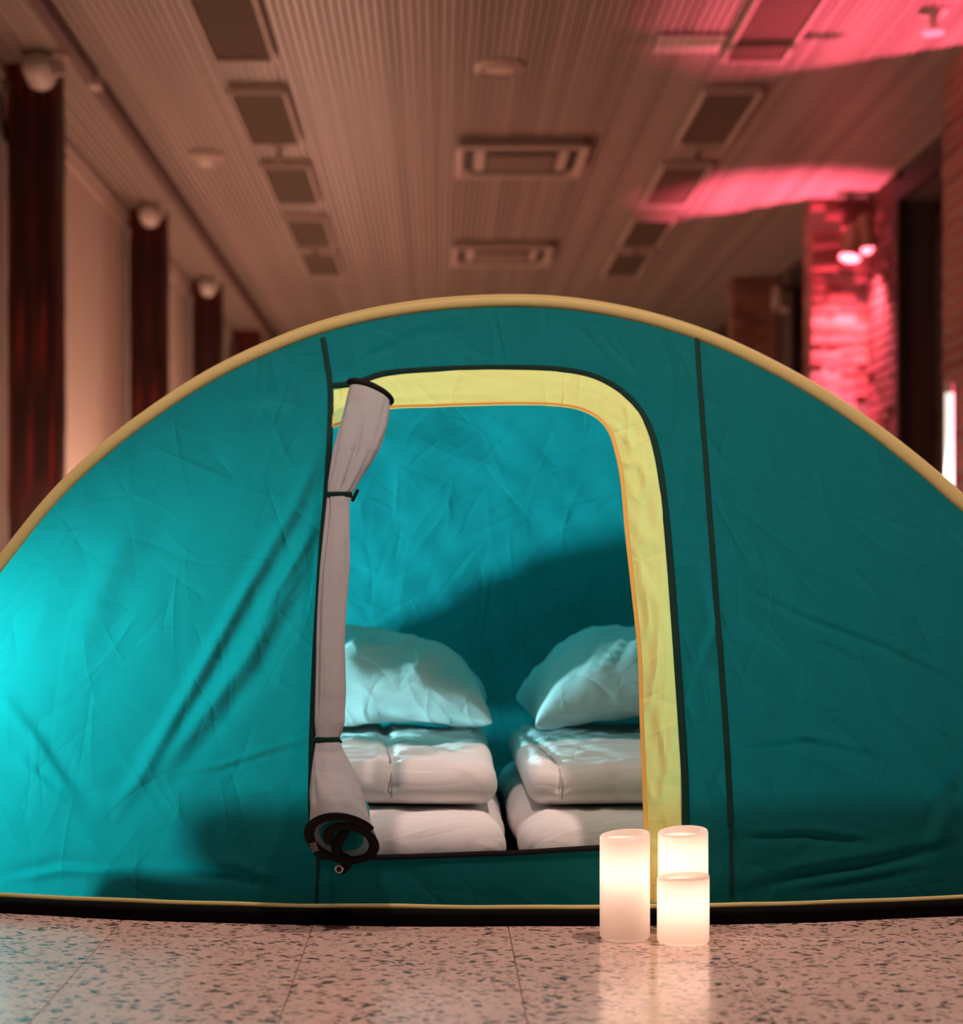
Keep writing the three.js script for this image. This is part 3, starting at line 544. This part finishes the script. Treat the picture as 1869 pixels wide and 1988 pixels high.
// the door, rolled up and tied beside the opening
{
  const rows = [[758, 681, 757], [790, 671, 754], [830, 660, 748], [870, 651, 735], [905, 644, 716], [940, 637, 694], [960, 635, 681], [980, 634, 677], [1040, 628, 677], [1100, 622, 677], [1160, 618, 673], [1250, 614, 669], [1340, 612, 670], [1400, 612, 668], [1436, 614, 657], [1460, 611, 667], [1500, 608, 690], [1545, 606, 708], [1580, 605, 720], [1616, 604, 733]];
  const rings = rows.map(([y, l, r], i) => {
    const q = onFront((l + r) / 2, y, 0.045), s = q.d / F, hw = (r - l) / 2 * s, end = smooth(1440, 1608, y), top = 1 - smooth(758, 800, y);
    const c = V3(q.x, q.h, -q.d + 0.035 * end);
    const e1 = V3(hw, -0.017 * top - 0.006 * end, 0), b = lerp(Math.max(0.011, hw * 0.62), hw * 0.98, end);
    const e2 = V3(0.2 * top, lerp(0.5 * top, 0.74, end), lerp(0.9, 0.67, end)).normalize().multiplyScalar(b);
    return { c, e1, e2 };
  });
  const K = rings.length - 1;
  const at = (v, th0, swell = 1) => {
    const th = ((th0 % 6.28319) + 6.28319) % 6.28319;
    const k = v * K, i = Math.min(K - 1, k | 0), t = k - i, mix = (f) => rings[i][f].clone().lerp(rings[i + 1][f], t), c = mix('c'), e1 = mix('e1'), e2 = mix('e2');
    const y = v * 10, f = smooth(0, 0.06, v) * smooth(0, 0.08, 1 - v);
    const crease = -0.5 * Math.exp(-Math.pow((th - (1.62 - 0.3 * (v - 0.12) * 4)) / 0.16, 2)) * smooth(0.06, 0.16, v) * (1 - smooth(0.26, 0.34, v)) - 0.3 * Math.exp(-Math.pow((th - 2.5) / 0.14, 2)) * smooth(0.3, 0.36, v) * (1 - smooth(0.62, 0.7, v));
    const r = swell * (1 + f * (0.11 * noise(Math.cos(th) * 2.2, Math.sin(th) * 2.2, y * 0.6) + 0.06 * ridge(th * 2.2 + y * 0.3, y * 0.6, 4) + crease));
    return c.addScaledVector(e1, Math.cos(th) * r).addScaledVector(e2, Math.sin(th) * r);
  };
  const flap = new THREE.Group(); flap.name = 'door_roll'; flap.userData.label = 'pale grey netting door rolled and tied at the left of the doorway'; tent.add(flap);
  part('netting', gridGeo(72, 200, (u, v) => at(v, -u * 2 * Math.PI), (u, v) => [u * 0.2, v * 1.05]), M.netting, flap);
  const arc = (v, a, b, n, swell) => Array.from({ length: n + 1 }, (_, i) => at(v, lerp(a, b, i / n), swell));
  part('zip_tape', ribbon(arc(0.006, Math.PI * 1.02, -0.25, 16, 1.04), 0.0062, 0.0028, V3(0.1, 0.2, 1), 8), M.black, flap, 'black zip edge at the top of the rolled door');
  // mouth of the roll: black edge wound in a spiral round teal cloth
  const end = rings[K], ax = V3().crossVectors(end.e2, end.e1).normalize(); if (ax.z < 0) ax.negate();
  const spiral = (th, r, push) => end.c.clone().addScaledVector(end.e1, Math.cos(th) * r).addScaledVector(end.e2, Math.sin(th) * r).addScaledVector(ax, push);
  const sp = []; for (let i = 0; i <= 64; i++) { const t = i / 64, th = 0.6 + t * 9.2, r = lerp(1.0, 0.42, smooth(0.5, 1.0, t)); sp.push(spiral(th, r + (t < 0.03 ? 0 : 0), 0.004 + 0.004 * t)); }
  part('zip_tape', ribbon(sp, 0.0078, 0.0042, () => ax, 8), M.black, flap, 'black zip edge wound at the bottom of the rolled door');
  part('netting_edge', gridGeo(60, 4, (u, v) => spiral(2.2 + u * 3.1, 0.72 - 0.03 * v, 0.002 - 0.05 * v), (u, v) => [u * 0.2, v * 0.05]), M.netting, flap);
  part('inner_cloth', gridGeo(70, 6, (u, v) => spiral(u * 6.6, lerp(0.86, 0.6, u) - 0.22 * v, 0.001 - 0.06 * v), (u, v) => [u * 0.3, v * 0.06]), M.tentLit, flap, 'teal cloth inside the roll');
  // zip tail and puller
  const tail = [[672, 1610], [660, 1628], [652, 1646], [660, 1662], [674, 1670], [669, 1684], [660, 1690]].map(([a, b], i) => { const q = onFront(a, b, 0.075 - i * 0.006); return V3(q.x, q.h, -q.d); });
  part('zip_tail', ribbon(tail, 0.0075, 0.003, V3(0.2, 0.1, 1), 8), M.black, flap, 'black zip tail hanging from the roll');
  const pq = onFront(658, 1687, 0.05);
  part('zip_end', new THREE.TorusGeometry(0.0052, 0.0016, 8, 20).translate(pq.x, pq.h, -pq.d), M.metal, flap, 'shiny zip end stop');
  part('care_label', rbox(0.010, 0.016, 0.001, 0.0004).rotateZ(0.35).translate(...spiral(3.55, 0.93, 0.012).toArray()), M.netting, flap);
  const tie = (v, th0, th1, tx) => part('tie_band', ribbon(arc(v, th0, th1, 14, 1.06), 0.0052, 0.0012, V3(0, 0.1, 1), 8), M.tape, flap, 'dark green tie band');
  tie(6.05 / K, Math.PI, 0.25); tie(14.02 / K, Math.PI, 0.0);
  const tg = at(6.1 / K, 0.2, 1.15);
  part('toggle', new THREE.CapsuleGeometry(0.003, 0.017, 6, 12).rotateZ(-0.45).translate(tg.x + 0.003, tg.y, tg.z), M.tape, flap, 'small dark toggle on the tie band');
}

// ---------------------------------------------------------------- bedding inside the tent
function bedding(name, label, category, w, h, d, r, seg, pos, rot, disp, group) {
  const o = thing(name, label, category, pos, 0, group); o.rotation.set(...rot);
  return [o, softBox(w, h, d, r, seg, disp)];
}
const G0 = 0.0215;
{
  const mat = (x0, x1, d0, d1, s, label) => {
    const w = x1 - x0, D = d1 - d0, h = 0.102, [o, g] = bedding('mattress', label, 'mattress', w, h, D, [0.055, 0.055, 0.06], [60, 14, 80], [(x0 + x1) / 2, G0 + h / 2, -(d0 + d1) / 2], [0, 0, 0],
      (p, n) => (n.y < -0.4 ? 0 : (0.010 * noise(p.x * 5 + s, p.z * 5, p.y * 4) + 0.006 * ridge(p.x * 7 + s, p.z * 6, 2)) * (1 - 0.7 * Math.max(0, n.y)) + 0.004 * ridge(p.x * 14 + p.y * 5, p.y * 3 + s, p.z * 5)) - 0.005);
    part('cover', g, M.cotton, o);
    part('edge_seam', new THREE.TubeGeometry(new THREE.CatmullRomCurve3([V3(-w / 2 + 0.05, -0.004, D / 2), V3(0, -0.006, D / 2 + 0.003), V3(w / 2 - 0.05, -0.004, D / 2)]), 20, 0.0018, 6), M.cotton, o);
  };
  mat(-0.63, 0.112, 2.845, 3.82, 1, 'thick white mattress on the left of the tent, under a folded duvet');
  mat(0.134, 0.87, 2.845, 3.82, 7, 'thick white mattress on the right of the tent, behind the candles');
  const duvet = (x0, x1, d0, d1, s, label, seamX, rot) => {
    const w = x1 - x0, D = d1 - d0, h = 0.075, [o, g] = bedding('duvet', label, 'duvet', w, h, D, [0.037, 0.036, 0.05], [90, 14, 90], [(x0 + x1) / 2, 0.1345 + h / 2, -(d0 + d1) / 2], rot,
      (p, n) => {
        const seam = -0.009 * Math.exp(-Math.pow((p.x - seamX - 0.05 * (p.z - D / 2)) / 0.01, 2)) * (n.y > -0.2 ? 1 : 0);
        const top = Math.pow(Math.max(0, n.y), 2), fr = Math.pow(Math.max(0, n.z), 2);
        return seam + 0.009 * noise(p.x * 6 + s, p.z * 6, 1) * top + 0.007 * ridge(p.x * 5 + p.z * 3 + s, p.z * 14, 3) * top + 0.004 * ridge(p.x * 16 - p.z * 5 + s, p.z * 22, 7) * top + 0.004 * ridge(p.x * 18 + s, p.y * 6 + p.x * 9, 5) * fr + 0.006 * noise(p.x * 7 + s, p.y * 8, 4) * fr - 0.004;
      });
    part('cover', g, M.cotton, o);
    const sx = (z) => seamX + 0.05 * (z - D / 2);
    part('seam', new THREE.TubeGeometry(new THREE.CatmullRomCurve3([V3(sx(D / 2), -0.02, D / 2 - 0.006), V3(sx(D / 2), 0.01, D / 2 - 0.004), V3(sx(D / 2 - 0.06), h / 2 - 0.006, D / 2 - 0.06), V3(sx(0), h / 2 - 0.006, 0)]), 30, 0.0014, 6), M.cotton, o);
    return o;
  };
  duvet(-0.6, 0.105, 2.93, 3.72, 3, 'white duvet folded on the left mattress, a seam down its middle', 0.17, [0, 0, -0.012]);
  duvet(0.145, 0.85, 2.93, 3.72, 11, 'white duvet folded on the right mattress, a seam near its left edge', -0.29, [0, 0, 0.012]);
  const pillow = (label, hx, hy, hz, pos, rot, s) => {
    const o = thing('pillow', label, 'pillow', pos); o.rotation.set(...rot);
    const sheet = (sg) => gridGeo(70, 60, (a, b) => {
      const u = Math.sin((a - 0.5) * Math.PI), v = Math.sin((b - 0.5) * Math.PI), pu = Math.pow(Math.abs(u), 2.6), pv = Math.pow(Math.abs(v), 2.6), t = Math.pow(Math.max(0, (1 - pu) * (1 - pv)), 0.36);
      const x = hx * u * (1 - 0.05 * (1 - v * v)), z = hz * v * (1 - 0.05 * (1 - u * u));
      const edge = 1 - t, wr = t * (0.010 * noise(x * 6 + s, z * 6, sg) + 0.021 * ridge(x * 8 + z * 6 + s, z * 6 - x * 3, sg * 3 + s) + 0.009 * ridge(x * 19 + z * 9 + s, z * 8 + x * 6, sg)) ;
      const droop = -0.044 * Math.pow(Math.abs(u), 3);
      return V3(x + 0.012 * t * noise(z * 8, x * 4, s), sg > 0 ? hy * 1.15 * t + wr - 0.008 * t + droop : -(hy * 0.75 * t - wr * 0.5) + droop, z);
    });
    const top = sheet(1), bot = sheet(-1); bot.setIndex(Array.from(bot.index.array).reverse());
    for (const g of [top, bot]) g.deleteAttribute('normal');
    let g = mergeVertices(mergeGeometries([top, bot]), 1e-4); g.computeVertexNormals(); planarUV(g);
    part('pillowcase', g, M.cotton, o);
  };
  pillow('plump white pillow on the left duvet, beside the rolled door', 0.31, 0.094, 0.18, [-0.205, 0.293, -3.57], [0.06, 0, 0], 2);
  pillow('white pillow on the right duvet, partly hidden by the yellow flap', 0.30, 0.092, 0.2, [0.475, 0.306, -3.6], [0.06, 0.05, 0.06], 5);
}
{
  const x = -0.86, d = 3.285, o = thing('unseen_lantern', 'unseen lamp at the left end inside the tent, lighting cloth and bedding cyan', 'unseen_lantern', [x, G0, -d]);
  part('base', lathe([[0, 0], [0.06, 0], [0.062, 0.01], [0.05, 0.03], [0.045, 0.175], [0.05, 0.19], [0, 0.195]], 32), M.dark, o);
  part('globe', lathe([[0, 0.195], [0.04, 0.197], [0.045, 0.235], [0.042, 0.275], [0, 0.283]], 32), M.unseenLantern, o);
  part('cap', lathe([[0.046, 0.278], [0.05, 0.283], [0.04, 0.295], [0, 0.299]], 32), M.dark, o);
  part('handle', new THREE.TorusGeometry(0.045, 0.003, 8, 24, Math.PI).rotateX(1.5).translate(0, 0.29, 0), M.metal, o);
  pointLight(UNSEEN_LANTERN_LIGHT, UNSEEN_LANTERN_CD, [x, G0 + 0.242, -d], 1.5);
}

// ---------------------------------------------------------------- candles
function candle(x, d, r, h, tilt, glow, label, s) {
  const o = thing('candle', label, 'candle', [x, 0.0006, -d]), n = 64, rows = 40;
  const rim = (a) => h + 0.0022 * Math.sin(a + s) + tilt * Math.cos(a);
  const wob = (a, y) => 1 + 0.008 * noise(Math.cos(a) * 1.5 + s, Math.sin(a) * 1.5, y * 12);
  part('wax_shell', gridGeo(n, rows, (u, v) => {
    const a = u * 2 * Math.PI, top = rim(a); let y, rad;
    if (v < 0.06) { const t = v / 0.06; y = 0.003 * t; rad = r - 0.003 * (1 - t); }
    else if (v < 0.86) { y = lerp(0.003, top - 0.004, (v - 0.06) / 0.8); rad = r; }
    else { const t = (v - 0.86) / 0.14, b = t * Math.PI; y = top - 0.004 + 0.004 * Math.sin(b) - 0.006 * smooth(0.5, 1, t); rad = r - 0.0035 + 0.0035 * Math.cos(b); }
    rad *= wob(a, y); return V3(Math.cos(a) * rad, y, -Math.sin(a) * rad);
  }, (u, v) => [u * 0.22, v * h]), M.wax, o);
  const disc = gridGeo(n, 6, (u, v) => { const a = u * 2 * Math.PI, rad = (r - 0.006) * v; return V3(Math.cos(a) * rad, h - 0.012 + 0.004 * v * v, -Math.sin(a) * rad); });
  part('wax_top', disc, M.wax, o);
  part('flame_bulb', lathe([[0, 0], [0.004, 0.001], [0.006, 0.006], [0.0045, 0.014], [0, 0.024]], 20).translate(0, glow - 0.012, 0), M.litFlame, o);
  pointLight(CANDLE_LIGHT, CANDLE_CD, [x, glow, -d], 0.15);
}
candle(0.2700, 2.532, 0.0361, 0.1512, 0.0012, 0.098, 'tall white candle standing left of the other two', 1);
candle(0.3507, 2.506, 0.0372, 0.0955, 0.001, 0.058, 'short white candle in front of a taller one', 2.5);
candle(0.3615, 2.584, 0.0368, 0.1480, 0.002, 0.106, 'tall white candle standing behind the short one', 0.2);

renderer.render(scene, camera);
